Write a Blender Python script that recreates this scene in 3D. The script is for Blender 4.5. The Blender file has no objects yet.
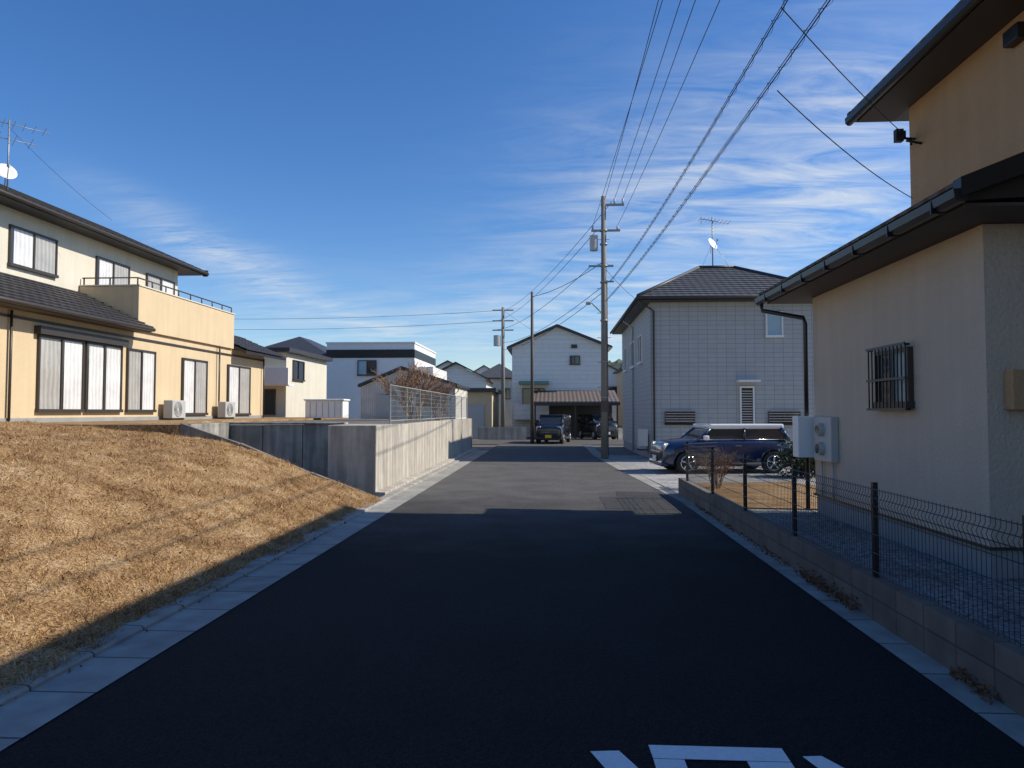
import bpy, bmesh, math, random
import numpy as np
from mathutils import Vector, Matrix
random.seed(7); rng=np.random.default_rng(7)
SC=bpy.context.scene
# ------------------------------------------------------------------ helpers
def link(o,parent=None):
    bpy.context.collection.objects.link(o)
    if parent: o.parent=parent
    return o
def empty(name):
    return link(bpy.data.objects.new(name,None))
def mesh(name,verts,faces,mat=None,parent=None,smooth=False):
    me=bpy.data.meshes.new(name); me.from_pydata([tuple(v) for v in verts],[],faces); me.update()
    o=bpy.data.objects.new(name,me); link(o,parent)
    if mat: me.materials.append(mat)
    if smooth: me.shade_smooth()
    return o
BF=[(0,3,2,1),(4,5,6,7),(0,1,5,4),(1,2,6,5),(2,3,7,6),(3,0,4,7)]
def bv(x0,x1,y0,y1,z0,z1):
    return [(x0,y0,z0),(x1,y0,z0),(x1,y1,z0),(x0,y1,z0),(x0,y0,z1),(x1,y0,z1),(x1,y1,z1),(x0,y1,z1)]
def box(name,x0,x1,y0,y1,z0,z1,mat,parent=None,bevel=0):
    o=mesh(name,bv(min(x0,x1),max(x0,x1),min(y0,y1),max(y0,y1),min(z0,z1),max(z0,z1)),BF,mat,parent)
    if bevel:
        m=o.modifiers.new('b','BEVEL'); m.width=bevel; m.segments=2
    return o
def boxes(name,lst,mat,parent=None):
    V=[];F=[]
    for b in lst:
        n=len(V); V+=bv(*b); F+=[tuple(i+n for i in f) for f in BF]
    return mesh(name,V,F,mat,parent)
def prism(name,poly,axis,a0,a1,mat,parent=None):
    n=len(poly)
    def P(p,a):
        return (a,p[0],p[1]) if axis=='x' else ((p[0],a,p[1]) if axis=='y' else (p[0],p[1],a))
    V=[P(p,a0) for p in poly]+[P(p,a1) for p in poly]
    F=[tuple(range(n)),tuple(range(2*n-1,n-1,-1))]+[(i,(i+1)%n+0,(i+1)%n+n,i+n) for i in range(n)]
    o=mesh(name,V,F,mat,parent)
    bm=bmesh.new(); bm.from_mesh(o.data); bmesh.ops.recalc_face_normals(bm,faces=bm.faces); bm.to_mesh(o.data); bm.free()
    return o
def tube_data(pts,r,seg=8,V=None,F=None,r2=None):
    V=[] if V is None else V; F=[] if F is None else F
    pts=[Vector(p) for p in pts]; base=len(V); N=len(pts)
    for i,p in enumerate(pts):
        t=(pts[min(i+1,N-1)]-pts[max(i-1,0)]).normalized()
        up=Vector((0,0,1)) if abs(t.z)<.95 else Vector((1,0,0))
        a=t.cross(up).normalized(); b=t.cross(a)
        rr=r if r2 is None else r+(r2-r)*i/(N-1)
        for k in range(seg):
            an=2*math.pi*k/seg; V.append(tuple(p+a*math.cos(an)*rr+b*math.sin(an)*rr))
    for i in range(N-1):
        for k in range(seg):
            F.append((base+i*seg+k,base+i*seg+(k+1)%seg,base+(i+1)*seg+(k+1)%seg,base+(i+1)*seg+k))
    F.append(tuple(base+k for k in range(seg))[::-1]); F.append(tuple(base+(N-1)*seg+k for k in range(seg)))
    return V,F
def tube(name,pts,r,mat,parent=None,seg=8,r2=None):
    V,F=tube_data(pts,r,seg,r2=r2); return mesh(name,V,F,mat,parent,smooth=True)
def tubes(name,lst,r,mat,parent=None,seg=6):
    V=[];F=[]
    for pts in lst: tube_data(pts,r,seg,V,F)
    return mesh(name,V,F,mat,parent,smooth=True)
# ------------------------------------------------------------------ materials
def nodes(name):
    m=bpy.data.materials.new(name); m.use_nodes=True; nt=m.node_tree
    return m,nt,nt.nodes['Principled BSDF']
def L(nt,a,b): nt.links.new(a,b)
def mat(name,col,rough=.8,var=.12,scale=3,bump=0,bscale=60,metal=0,spec=.5,stain=0,coat=0):
    m,nt,b=nodes(name); N=nt.nodes
    b.inputs['Roughness'].default_value=rough; b.inputs['Metallic'].default_value=metal
    b.inputs['Specular IOR Level'].default_value=spec
    b.inputs['Coat Weight'].default_value=coat; b.inputs['Coat Roughness'].default_value=.04
    tc=N.new('ShaderNodeTexCoord')
    n=N.new('ShaderNodeTexNoise'); n.inputs['Scale'].default_value=scale; n.inputs['Detail'].default_value=8; n.inputs['Roughness'].default_value=.65
    L(nt,tc.outputs['Object'],n.inputs['Vector'])
    r=N.new('ShaderNodeValToRGB'); c=Vector(col)
    r.color_ramp.elements[0].position=.3; r.color_ramp.elements[1].position=.7
    r.color_ramp.elements[0].color=(*(c*(1-var)),1); r.color_ramp.elements[1].color=(*(c*(1+var)),1)
    L(nt,n.outputs['Fac'],r.inputs['Fac']); out=r.outputs['Color']
    if stain:
        mp=N.new('ShaderNodeMapping'); mp.inputs['Scale'].default_value=(3,3,.25); L(nt,tc.outputs['Object'],mp.inputs['Vector'])
        n2=N.new('ShaderNodeTexNoise'); n2.inputs['Scale'].default_value=1.6; n2.inputs['Detail'].default_value=6; L(nt,mp.outputs[0],n2.inputs['Vector'])
        r2=N.new('ShaderNodeValToRGB'); r2.color_ramp.elements[0].position=.42; r2.color_ramp.elements[1].position=.62
        r2.color_ramp.elements[0].color=(1-stain,1-stain,1-stain,1); r2.color_ramp.elements[1].color=(1,1,1,1); L(nt,n2.outputs['Fac'],r2.inputs['Fac'])
        mx=N.new('ShaderNodeMixRGB'); mx.blend_type='MULTIPLY'; mx.inputs[0].default_value=1; L(nt,out,mx.inputs[1]); L(nt,r2.outputs['Color'],mx.inputs[2]); out=mx.outputs[0]
    L(nt,out,b.inputs['Base Color'])
    if bump:
        n3=N.new('ShaderNodeTexNoise'); n3.inputs['Scale'].default_value=bscale; n3.inputs['Detail'].default_value=4; L(nt,tc.outputs['Object'],n3.inputs['Vector'])
        bp=N.new('ShaderNodeBump'); bp.inputs['Strength'].default_value=bump; bp.inputs['Distance'].default_value=.02; L(nt,n3.outputs['Fac'],bp.inputs['Height']); L(nt,bp.outputs[0],b.inputs['Normal'])
    return m
def grid_mat(name,col,line,bw,bh,mortar,plane='xz',offset=0.,rough=.7,var=.08,bump=.3,mott=.78):
    m,nt,b=nodes(name); N=nt.nodes; b.inputs['Roughness'].default_value=rough
    tc=N.new('ShaderNodeTexCoord'); sp=N.new('ShaderNodeSeparateXYZ'); L(nt,tc.outputs['Object'],sp.inputs[0])
    cb=N.new('ShaderNodeCombineXYZ')
    idx={'x':0,'y':1,'z':2}
    if plane=='wall':
        ad=N.new('ShaderNodeMath'); ad.operation='ADD'; L(nt,sp.outputs[0],ad.inputs[0]); L(nt,sp.outputs[1],ad.inputs[1]); L(nt,ad.outputs[0],cb.inputs[0]); L(nt,sp.outputs[2],cb.inputs[1])
    else:
        L(nt,sp.outputs[idx[plane[0]]],cb.inputs[0]); L(nt,sp.outputs[idx[plane[1]]],cb.inputs[1])
    br=N.new('ShaderNodeTexBrick'); br.offset=offset; br.inputs['Scale'].default_value=1
    br.inputs['Brick Width'].default_value=bw; br.inputs['Row Height'].default_value=bh; br.inputs['Mortar Size'].default_value=mortar; br.inputs['Mortar Smooth'].default_value=.2
    c=Vector(col); br.inputs['Color1'].default_value=(*(c*(1-var)),1); br.inputs['Color2'].default_value=(*(c*(1+var)),1); br.inputs['Mortar'].default_value=(*line,1)
    L(nt,cb.outputs[0],br.inputs['Vector'])
    n=N.new('ShaderNodeTexNoise'); n.inputs['Scale'].default_value=4; n.inputs['Detail'].default_value=8; L(nt,tc.outputs['Object'],n.inputs['Vector'])
    r=N.new('ShaderNodeValToRGB'); r.color_ramp.elements[0].position=.3; r.color_ramp.elements[0].color=(mott,mott,mott,1); r.color_ramp.elements[1].position=.7; L(nt,n.outputs['Fac'],r.inputs['Fac'])
    mx=N.new('ShaderNodeMixRGB'); mx.blend_type='MULTIPLY'; mx.inputs[0].default_value=1; L(nt,br.outputs['Color'],mx.inputs[1]); L(nt,r.outputs['Color'],mx.inputs[2]); L(nt,mx.outputs[0],b.inputs['Base Color'])
    bp=N.new('ShaderNodeBump'); bp.inputs['Strength'].default_value=bump; bp.inputs['Distance'].default_value=.01; bp.invert=True; L(nt,br.outputs['Fac'],bp.inputs['Height']); L(nt,bp.outputs[0],b.inputs['Normal'])
    return m
def wave_mat(name,col,axis,scale,rough=.6,bump=.6,dark=.7,coat=0,dist=.03):
    m,nt,b=nodes(name); N=nt.nodes; b.inputs['Roughness'].default_value=rough; b.inputs['Coat Weight'].default_value=coat; b.inputs['Coat Roughness'].default_value=.03
    tc=N.new('ShaderNodeTexCoord'); w=N.new('ShaderNodeTexWave'); w.bands_direction=axis; w.inputs['Scale'].default_value=scale; w.inputs['Distortion'].default_value=2.5 if coat else 0
    L(nt,tc.outputs['Object'],w.inputs['Vector'])
    r=N.new('ShaderNodeValToRGB'); c=Vector(col); r.color_ramp.elements[0].color=(*(c*dark),1); r.color_ramp.elements[1].color=(*c,1); L(nt,w.outputs['Fac'],r.inputs['Fac'])
    n=N.new('ShaderNodeTexNoise'); n.inputs['Scale'].default_value=2.5; n.inputs['Detail'].default_value=6; L(nt,tc.outputs['Object'],n.inputs['Vector'])
    r2=N.new('ShaderNodeValToRGB'); r2.color_ramp.elements[0].position=.3; r2.color_ramp.elements[0].color=(.8,.8,.8,1); r2.color_ramp.elements[1].position=.7; L(nt,n.outputs['Fac'],r2.inputs['Fac'])
    mx=N.new('ShaderNodeMixRGB'); mx.blend_type='MULTIPLY'; mx.inputs[0].default_value=1; L(nt,r.outputs['Color'],mx.inputs[1]); L(nt,r2.outputs['Color'],mx.inputs[2]); L(nt,mx.outputs[0],b.inputs['Base Color'])
    bp=N.new('ShaderNodeBump'); bp.inputs['Strength'].default_value=bump; bp.inputs['Distance'].default_value=dist; L(nt,w.outputs['Fac'],bp.inputs['Height']); L(nt,bp.outputs[0],b.inputs['Normal'])
    return m
def gravel_mat(name,c1,c2,scale=35,bump=.8,rough=.9,sunlit_tone=None,low=.6,spec=.5):
    m,nt,b=nodes(name); N=nt.nodes; b.inputs['Roughness'].default_value=rough; b.inputs['Specular IOR Level'].default_value=spec
    tc=N.new('ShaderNodeTexCoord'); v=N.new('ShaderNodeTexVoronoi'); v.inputs['Scale'].default_value=scale; L(nt,tc.outputs['Object'],v.inputs['Vector'])
    r=N.new('ShaderNodeValToRGB'); r.color_ramp.elements[0].color=(*c1,1); r.color_ramp.elements[1].color=(*c2,1)
    sp=N.new('ShaderNodeSeparateXYZ'); L(nt,v.outputs['Color'],sp.inputs[0]); L(nt,sp.outputs[0],r.inputs['Fac']); out=r.outputs['Color']
    n=N.new('ShaderNodeTexNoise'); n.inputs['Scale'].default_value=1.1; n.inputs['Detail'].default_value=7; L(nt,tc.outputs['Object'],n.inputs['Vector'])
    if sunlit_tone:   # sun and shade painted into the colour: lighter past the shadow edge
        r3=N.new('ShaderNodeValToRGB'); r3.color_ramp.elements[0].color=(*sunlit_tone[2],1); r3.color_ramp.elements[1].color=(*sunlit_tone[3],1); L(nt,sp.outputs[0],r3.inputs['Fac'])
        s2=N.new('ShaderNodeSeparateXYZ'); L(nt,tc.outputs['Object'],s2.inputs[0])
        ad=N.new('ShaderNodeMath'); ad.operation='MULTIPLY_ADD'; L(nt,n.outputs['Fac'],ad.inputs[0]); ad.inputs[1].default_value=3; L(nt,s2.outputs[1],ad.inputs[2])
        mr=N.new('ShaderNodeMapRange'); mr.inputs['From Min'].default_value=sunlit_tone[0]; mr.inputs['From Max'].default_value=sunlit_tone[1]; L(nt,ad.outputs[0],mr.inputs['Value'])
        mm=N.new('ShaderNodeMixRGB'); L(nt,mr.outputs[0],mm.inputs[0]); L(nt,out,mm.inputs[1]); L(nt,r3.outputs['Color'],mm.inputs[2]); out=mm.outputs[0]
    r2=N.new('ShaderNodeValToRGB'); r2.color_ramp.elements[0].position=.3; r2.color_ramp.elements[0].color=(low,low,low,1); r2.color_ramp.elements[1].position=.7; L(nt,n.outputs['Fac'],r2.inputs['Fac'])
    mx=N.new('ShaderNodeMixRGB'); mx.blend_type='MULTIPLY'; mx.inputs[0].default_value=1; L(nt,out,mx.inputs[1]); L(nt,r2.outputs['Color'],mx.inputs[2]); L(nt,mx.outputs[0],b.inputs['Base Color'])
    bp=N.new('ShaderNodeBump'); bp.inputs['Strength'].default_value=bump; bp.inputs['Distance'].default_value=.02; bp.invert=True; L(nt,v.outputs['Distance'],bp.inputs['Height']); L(nt,bp.outputs[0],b.inputs['Normal'])
    return m
M={}
M['asphalt']=gravel_mat('asphalt',(.008,.008,.008),(.031,.0305,.030),110,.5,.85,(10,17,(.090,.085,.078),(.20,.19,.175)),low=.75,spec=.18)  # near tone painted dark for the house shadow, far tone light for sun
M['patch']=gravel_mat('asphalt_patch',(.05,.05,.05),(.11,.108,.105),110,.5,.85,low=.75,spec=.2)
M['ground']=gravel_mat('bare_ground',(.12,.11,.09),(.26,.235,.195),14,.3)
M['gravel']=gravel_mat('gravel',(.11,.11,.11),(.46,.45,.43),28,1)
M['drive']=gravel_mat('driveway_gravel',(.26,.25,.23),(.56,.54,.50),24,.5)
M['gutter']=grid_mat('gutter_concrete',(.37,.355,.31),(.10,.10,.09),.6,5,.010,'yx',0,.9,.13,.3,.65)
M['conc']=mat('concrete',(.51,.465,.39),.9,.16,2.5,.35,40,stain=.35)
M['conc_dark']=mat('concrete_old',(.38,.36,.32),.9,.25,3,.4,40,stain=.45)
M['kerb_old']=mat('weathered_kerb',(.22,.20,.17),.9,.25,5,.4,40,stain=.3)
M['block']=grid_mat('block',(.165,.145,.12),(.09,.08,.07),.4,.19,.008,'yz',0.,.9,.15,.5,.65)
M['stucco_r']=mat('stucco_beige',(.55,.45,.355),.95,.05,.8,.9,30,stain=.05)
M['stucco_r2']=mat('stucco_ochre',(.47,.29,.15),.95,.05,.8,.9,30,stain=.05)
M['found']=mat('foundation',(.30,.30,.29),.9,.1,3,.2,50)
M['black']=mat('black_metal',(.012,.011,.011),.35,.1,5)
M['brownblk']=mat('dark_brown_fascia',(.022,.017,.015),.4,.15,5)
M['soffit']=mat('soffit',(.085,.07,.06),.7,.08,3)
M['cream']=mat('stucco_cream',(.70,.645,.52),.9,.05,1,.5,40,stain=.06)
M['yellow']=mat('stucco_yellow',(.67,.525,.325),.9,.05,1,.5,40,stain=.06)
M['tile_x']=wave_mat('roof_tile_along_y',(.07,.066,.068),'Y',1.05,.45,1,.55,dist=.05)
M['tile_g']=wave_mat('roof_slate',(.095,.097,.10),'X',1.1,.6,.3,.8)
M['tile_dark']=mat('roof_dark',(.05,.05,.055),.5,.2,4)
M['siding']=grid_mat('grey_tile_siding',(.43,.435,.42),(.25,.25,.245),.33,.165,.008,'wall',0.,.6,.03,.4,.93)
M['frame']=mat('bronze_frame',(.05,.04,.033),.4,.1,5)
M['white']=mat('white_paint',(.80,.79,.76),.6,.04,3)
M['offwhite']=grid_mat('offwhite_wall',(.80,.78,.72),(.58,.56,.52),30,.3,.012,'wall',0.,.8,.03,.4,.92)
M['glass']=mat('window_glass',(.03,.035,.04),.06,.1,2,coat=1)
M['glass_l']=mat('frosted_glass',(.36,.50,.56),.25,.1,2,coat=.6)
M['curt']=wave_mat('curtain_behind_glass',(.86,.85,.82),'Y',2.1,.9,.3,.80,coat=1)
M['curt_g']=wave_mat('shade_curtain_behind_glass',(.50,.48,.44),'Y',2.1,.9,.3,.74,coat=1)
M['polec']=mat('pole_concrete',(.26,.24,.20),.9,.12,3,.2,30,stain=.2)
M['poleb']=mat('pole_brown',(.10,.075,.06),.7,.12,3)
M['steel']=mat('galvanised_steel',(.30,.31,.32),.45,.1,8,metal=.4)
M['wire']=mat('cable_black',(.015,.015,.016),.6,.1,8)
M['chain']=mat('mesh_fence_pale',(.40,.41,.38),.5,.1,8)
M['grey']=mat('grey_plastic',(.45,.45,.43),.5,.05,4)
M['rubber']=mat('rubber',(.02,.02,.02),.8,.1,8)
M['chrome']=mat('chrome',(.6,.6,.6),.15,.05,8,metal=1)
M['blue']=mat('car_paint_blue',(.007,.020,.07),.25,.03,2,coat=1)
M['cwhite']=mat('car_paint_white',(.85,.85,.84),.25,.03,2,coat=1)
M['cblack']=mat('car_paint_black',(.012,.012,.014),.2,.03,2,coat=1)
M['lamp']=mat('headlamp',(.65,.68,.7),.1,.05,10,coat=1)
M['plate']=mat('number_plate_yellow',(.75,.55,.03),.5,.05,10)
M['red']=mat('tail_lamp',(.4,.01,.01),.2,.05,10,coat=1)
M['paint']=mat('road_paint',(.84,.84,.82),.7,.08,40,.3,90)
M['twig']=mat('twig',(.28,.175,.11),.9,.2,10)
M['deadleaf']=mat('dead_leaves',(.15,.075,.035),.9,.3,20)
M['hill']=mat('forest_hill',(.06,.07,.045),1,.5,.08)
M['green']=mat('green_awning',(.16,.26,.20),.6,.1,4)
M['brown']=wave_mat('brown_sheet_roof',(.20,.155,.125),'X',1.2,.6,.6,.55)
M['corr']=wave_mat('corrugated_siding',(.74,.70,.61),'X',3,.7,.5,.85)
def grassmat(name,blade=False):
    m,nt,b=nodes(name); N=nt.nodes; b.inputs['Roughness'].default_value=.95; b.inputs['Specular IOR Level'].default_value=.1
    tc=N.new('ShaderNodeTexCoord')
    n=N.new('ShaderNodeTexNoise'); n.inputs['Scale'].default_value=1.5; n.inputs['Detail'].default_value=13; n.inputs['Roughness'].default_value=.78; L(nt,tc.outputs['Object'],n.inputs['Vector'])
    r=N.new('ShaderNodeValToRGB'); e=r.color_ramp.elements; e[0].position=.35; e[0].color=(.26,.155,.078,1); e[1].position=.66; e[1].color=(.66,.50,.30,1)
    x=e.new(.5); x.color=(.48,.32,.165,1); L(nt,n.outputs['Fac'],r.inputs['Fac'])
    n2=N.new('ShaderNodeTexNoise'); n2.inputs['Scale'].default_value=80 if blade else 40; n2.inputs['Detail'].default_value=6; L(nt,tc.outputs['Object'],n2.inputs['Vector'])
    r2=N.new('ShaderNodeValToRGB'); r2.color_ramp.elements[0].position=.38; r2.color_ramp.elements[0].color=(.55,.48,.40,1) if blade else (.42,.36,.30,1); r2.color_ramp.elements[1].position=.62; r2.color_ramp.elements[1].color=(1.4,1.36,1.28,1) if blade else (.95,.95,.95,1); L(nt,n2.outputs['Fac'],r2.inputs['Fac'])
    mx=N.new('ShaderNodeMixRGB'); mx.blend_type='MULTIPLY'; mx.inputs[0].default_value=1; L(nt,r.outputs['Color'],mx.inputs[1]); L(nt,r2.outputs['Color'],mx.inputs[2]); L(nt,mx.outputs[0],b.inputs['Base Color'])
    if not blade:
        bp=N.new('ShaderNodeBump'); bp.inputs['Strength'].default_value=.8; bp.inputs['Distance'].default_value=.03; L(nt,n2.outputs['Fac'],bp.inputs['Height']); L(nt,bp.outputs[0],b.inputs['Normal'])
    return m
M['grass']=grassmat('dry_grass'); M['blade']=grassmat('dry_grass_blade',True)
# ------------------------------------------------------------------ ground & road
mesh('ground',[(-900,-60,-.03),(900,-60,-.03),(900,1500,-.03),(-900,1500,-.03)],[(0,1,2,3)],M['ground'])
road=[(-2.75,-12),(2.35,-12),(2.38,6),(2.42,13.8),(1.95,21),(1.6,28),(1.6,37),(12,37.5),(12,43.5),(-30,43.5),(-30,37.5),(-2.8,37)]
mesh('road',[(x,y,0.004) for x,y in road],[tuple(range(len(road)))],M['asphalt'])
mesh('road_patch',[(x,y,0.008) for x,y in [(.95,12.6),(2.33,12.55),(2.28,15.2),(1.35,15.3),(1.3,14.4),(.93,14.35)]],[(0,1,2,3,4,5)],M['patch'])
g=empty('road_gutter')
def strip(name,pl,pr,z,mat_,parent,h=.1):
    V=[];F=[]
    for (a,b) in zip(pl,pr): V+=[(a[0],a[1],z),(b[0],b[1],z)]
    for i in range(len(pl)-1): F.append((2*i,2*i+1,2*i+3,2*i+2))
    return mesh(name,V,F,mat_,parent)
strip('gutter_slab_left',[(-3.16,-12),(-3.16,31.5)],[(-2.75,-12),(-2.75,31.5)],.010,M['gutter'],g)
prism('kerb_left',[(-3.32,-.05),(-3.16,-.05),(-3.16,.03),(-3.18,.045),(-3.32,.05)],'y',-12,31.5,M['gutter'],g)
strip('gutter_slab_right',[(2.35,-12),(2.38,6),(2.42,13.8),(1.95,21),(1.6,28),(1.6,36)],[(2.6,-12),(2.6,6),(2.62,13.8),(2.3,21),(2.0,28),(2.0,36)],.010,M['gutter'],g)
boxes('gutter_grate',[(2.40+0.0,2.6,y,y+.035,.012,.018) for y in np.arange(14.3,16.2,.07)],M['steel'],g)
mesh('gravel_lot',[(2.72,-12,.03),(14,-12,.03),(14,14.9,.03),(2.72,14.9,.03)],[(0,1,2,3)],M['gravel'])
lot=[(2.62,14.9),(16,14.9),(16,25.5),(1.95,28),(2.28,21)]
mesh('driveway',[(x,y,.014) for x,y in lot],[tuple(range(len(lot)))],M['drive'])
mesh('lawn_patch',[(2.95,12.6,.05),(4.9,12.4,.05),(6.6,15.2,.05),(5.5,17.2,.05),(3.1,16.8,.05),(2.8,15,.05)],[(0,1,2,3,4,5)],M['grass'])
rm=empty('road_marking')
def flat(name,pts): mesh(name,[(x,y,.008) for x,y in pts],[tuple(range(len(pts)))],M['paint'],rm)
flat('stroke_left',[(.186,3.63),(.33,3.645),(.39,3.51),(.64,2.9),(.46,2.9)][::-1])
flat('stroke_top',[(.49,3.575),(1.15,3.575),(1.15,3.715),(.485,3.715)])
flat('stroke_side_a',[(.49,2.8),(.64,2.8),(.64,3.57),(.49,3.57)])
flat('stroke_side_b',[(.94,2.8),(1.14,2.8),(1.15,3.57),(.94,3.57)])
flat('stroke_right',[(1.225,3.635),(1.32,3.645),(1.40,3.50),(1.64,2.9),(1.45,2.9)][::-1])
# ------------------------------------------------------------------ left mound
def hz(x,y):
    d=-3.28-x
    if d<=0: return .04
    z=.385*d
    z=1.50*math.tanh(z/1.28) if z>0 else 0
    z=min(z,.385*d*1.0) if d<3.4 else z
    w=min(1,d/1.5)
    z+=w*(.022*math.sin(x*1.3+y*.7)+.018*math.sin(y*1.9-x*.6)+.012*math.sin(5*x+3*y)+.009*math.sin(9*x-7*y+2))
    return z+.04*max(0,1-d/1.0)
xs=np.concatenate([np.arange(-3.28,-14,-.12),np.arange(-14,-60,-3)]); ys=np.arange(-12,13.56,.12)
V=[];F=[]
for y in ys:
    for x in xs: V.append((x,y,hz(x,y)+random.uniform(-.014,.014)))
nx=len(xs)
for j in range(len(ys)-1):
    for i in range(nx-1): F.append((j*nx+i,(j+1)*nx+i,(j+1)*nx+i+1,j*nx+i+1))
mesh('grass_mound',V,F,M['grass'],smooth=True)
n=300000
yy=1.8+11.75*rng.random(n)**1.25; xx=-3.20-9.5*rng.random(n)**1.35
edge=-3.27+.07*np.sin(yy*3.1)+.05*np.sin(yy*7.7+1)+.04*np.sin(yy*17); keep=xx<edge+.05; xx=xx[keep]; yy=yy[keep]; n=len(xx)
zz=np.array([hz(a,b) for a,b in zip(xx,yy)])
V=np.zeros((n,3,3))
clump=.5+.5*np.sin(xx*6.1+1.7*np.sin(yy*5.3))*np.sin(yy*6.7+1.3*np.sin(xx*4.9))
big=rng.random(n)<.12
ang=rng.random(n)*6.283; hgt=(.008+.045*rng.random(n)**2)*(.4+1.2*clump)*np.where(big,1.7,1); w=(.002+.0035*rng.random(n))*np.where(big,1.5,1); lean=(.02+rng.random(n)*.07)*np.where(big,1.5,1); la=rng.random(n)*6.283
V[:,0]=np.stack([xx-w*np.cos(ang),yy-w*np.sin(ang),zz-.008],1); V[:,1]=np.stack([xx+w*np.cos(ang),yy+w*np.sin(ang),zz-.008],1)
V[:,2]=np.stack([xx+lean*np.cos(la),yy+lean*np.sin(la),zz+hgt],1)
me=bpy.data.meshes.new('dry_grass_blades'); me.vertices.add(3*n); me.vertices.foreach_set('co',V.reshape(-1)); me.loops.add(3*n); me.polygons.add(n)
me.loops.foreach_set('vertex_index',np.arange(3*n,dtype=np.int32)); me.polygons.foreach_set('loop_start',np.arange(0,3*n,3,dtype=np.int32)); me.polygons.foreach_set('loop_total',np.full(n,3,dtype=np.int32)); me.update(); me.validate()
me.materials.append(M['blade']); link(bpy.data.objects.new('dry_grass_blades',me))
box('terrain_raised_lot',-60,-3.72,15.75,33,-.1,1.38,M['ground'])
box('terrain_raised_lot',-60,-7.3,13.56,15.74,-.1,1.45,M['grass'])
box('terrain_raised_lot',-60,-9.5,15.76,32.9,1.385,1.45,M['grass'])
w=empty('retaining_wall')
box('panel_front',-4.54,-3.55,14.2,15.7,-.1,1.43,M['conc'],w,.012)
y=15.72; k=0
while y<31:
    y2=min(y+1.98,31.2); box('panel_%d'%k,-3.72+random.uniform(-.004,.004),-3.55+random.uniform(-.006,.006),y,y2-.02,-.1,1.42+random.uniform(-.008,.008),M['conc'],w,.012); y=y2; k+=1
box('base_curb',-3.545,-3.33,14.1,31.2,-.05,.10,M['conc'],w,.01)
w=empty('boundary_wall')
for k,(a,b) in enumerate([(-7.3,-6.4),(-6.4,-5.5),(-5.5,-4.56)]): box('panel_%d'%k,a,b-.015,15.45,15.68,-.1,1.40+.01*k,M['conc_dark'],w,.01)
box('cap',-7.29,-4.56,15.40,15.72,1.424,1.47,M['conc_dark'],w,.01)
box('side_panel',-7.295,-7.15,13.72,15.44,-.1,1.46,M['conc_dark'],w,.01)
w=empty('sloping_kerb')
pts=[(-3.30,.0),(-4.7,.50),(-6.1,1.06),(-7.3,1.45)]
for k in range(3):
    a,b=pts[k],pts[k+1]
    prism('kerb_stone_%d'%k,[(a[0],a[1]-.25),(b[0],b[1]-.25),(b[0]+.02,b[1]+.03),(a[0]-.01,a[1]+.03)],'y',13.56,13.68,M['kerb_old'],w)
w=empty('mesh_fence')
boxes('posts',[(-3.655,-3.625,y,y+.03,1.4,2.32) for y in np.arange(15.8,30.5,1.8)],M['chain'],w)
tubes('rails',[[( -3.64,15.8,z),(-3.64,30.2,z)] for z in (1.5,2.31)],.010,M['chain'],w,5)
tubes('mesh_wires_h',[[( -3.64,15.8,z),(-3.64,30.2,z)] for z in np.arange(1.6,2.3,.12)],.0025,M['chain'],w,4)
boxes('wires',[(-3.642,-3.638,y,y+.004,1.48,2.31) for y in np.arange(15.8,30.2,.10)],M['chain'],w)
# ------------------------------------------------------------------ window helper
def window(root,axis,pos,out,a0,a1,z0,z1,panes=2,fm='frame',gm=('glass',),fw=.05,proud=.07,name='window'):
    def B(nm,a,b,c,d,p0,p1,m):
        p0,p1=pos+out*p0,pos+out*p1
        if axis=='x': return box(nm,p0,p1,a,b,c,d,m,root)
        return box(nm,a,b,p0,p1,c,d,m,root)
    B(name+'_head',a0,a1,z1-fw,z1,0,proud,M[fm]); B(name+'_sill',a0-.02,a1+.02,z0-.03,z0+fw,0,proud+.03,M[fm])
    B(name+'_jamb_a',a0,a0+fw,z0+fw,z1-fw,0,proud-.003,M[fm]); B(name+'_jamb_b',a1-fw,a1,z0+fw,z1-fw,0,proud-.003,M[fm])
    wd=(a1-a0-2*fw)/panes
    for i in range(panes):
        s=a0+fw+i*wd; B(name+'_pane_%d'%i,s,s+wd-.001,z0+fw,z1-fw,0,.02+.01*(i%2),M[gm[i%len(gm)]])
        if gm[i%len(gm)]=='curt':   # dark gap where the curtain stops short of the frame
            B(name+'_gap_%d'%i,s+.002,s+wd*.13,z0+fw+.001,z1-fw-.001,.03,.034,M['glass'])
        if i: B(name+'_stile_%d'%i,s-.025,s+.025,z0+fw,z1-fw,.036,proud-.01,M[fm])
def roof_rows(name,A,B,C,D,n,mat_,parent,lip=.03):
    A,B,C,D=map(Vector,(A,B,C,D)); nr=(B-A).cross(D-A).normalized()
    if nr.z<0: nr=-nr
    V=[];F=[]
    for i in range(n):
        t0,t1=i/n,(i+1)/n
        l0,r0,l1,r1=A.lerp(D,t0),B.lerp(C,t0),A.lerp(D,t1),B.lerp(C,t1)
        k=len(V); V+=[tuple(l0),tuple(r0),tuple(r0+nr*lip),tuple(l0+nr*lip),tuple(r1+nr*.003),tuple(l1+nr*.003)]
        F+=[(k,k+1,k+2,k+3),(k+3,k+2,k+4,k+5)]
    return mesh(name,V,F,mat_,parent)
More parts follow.
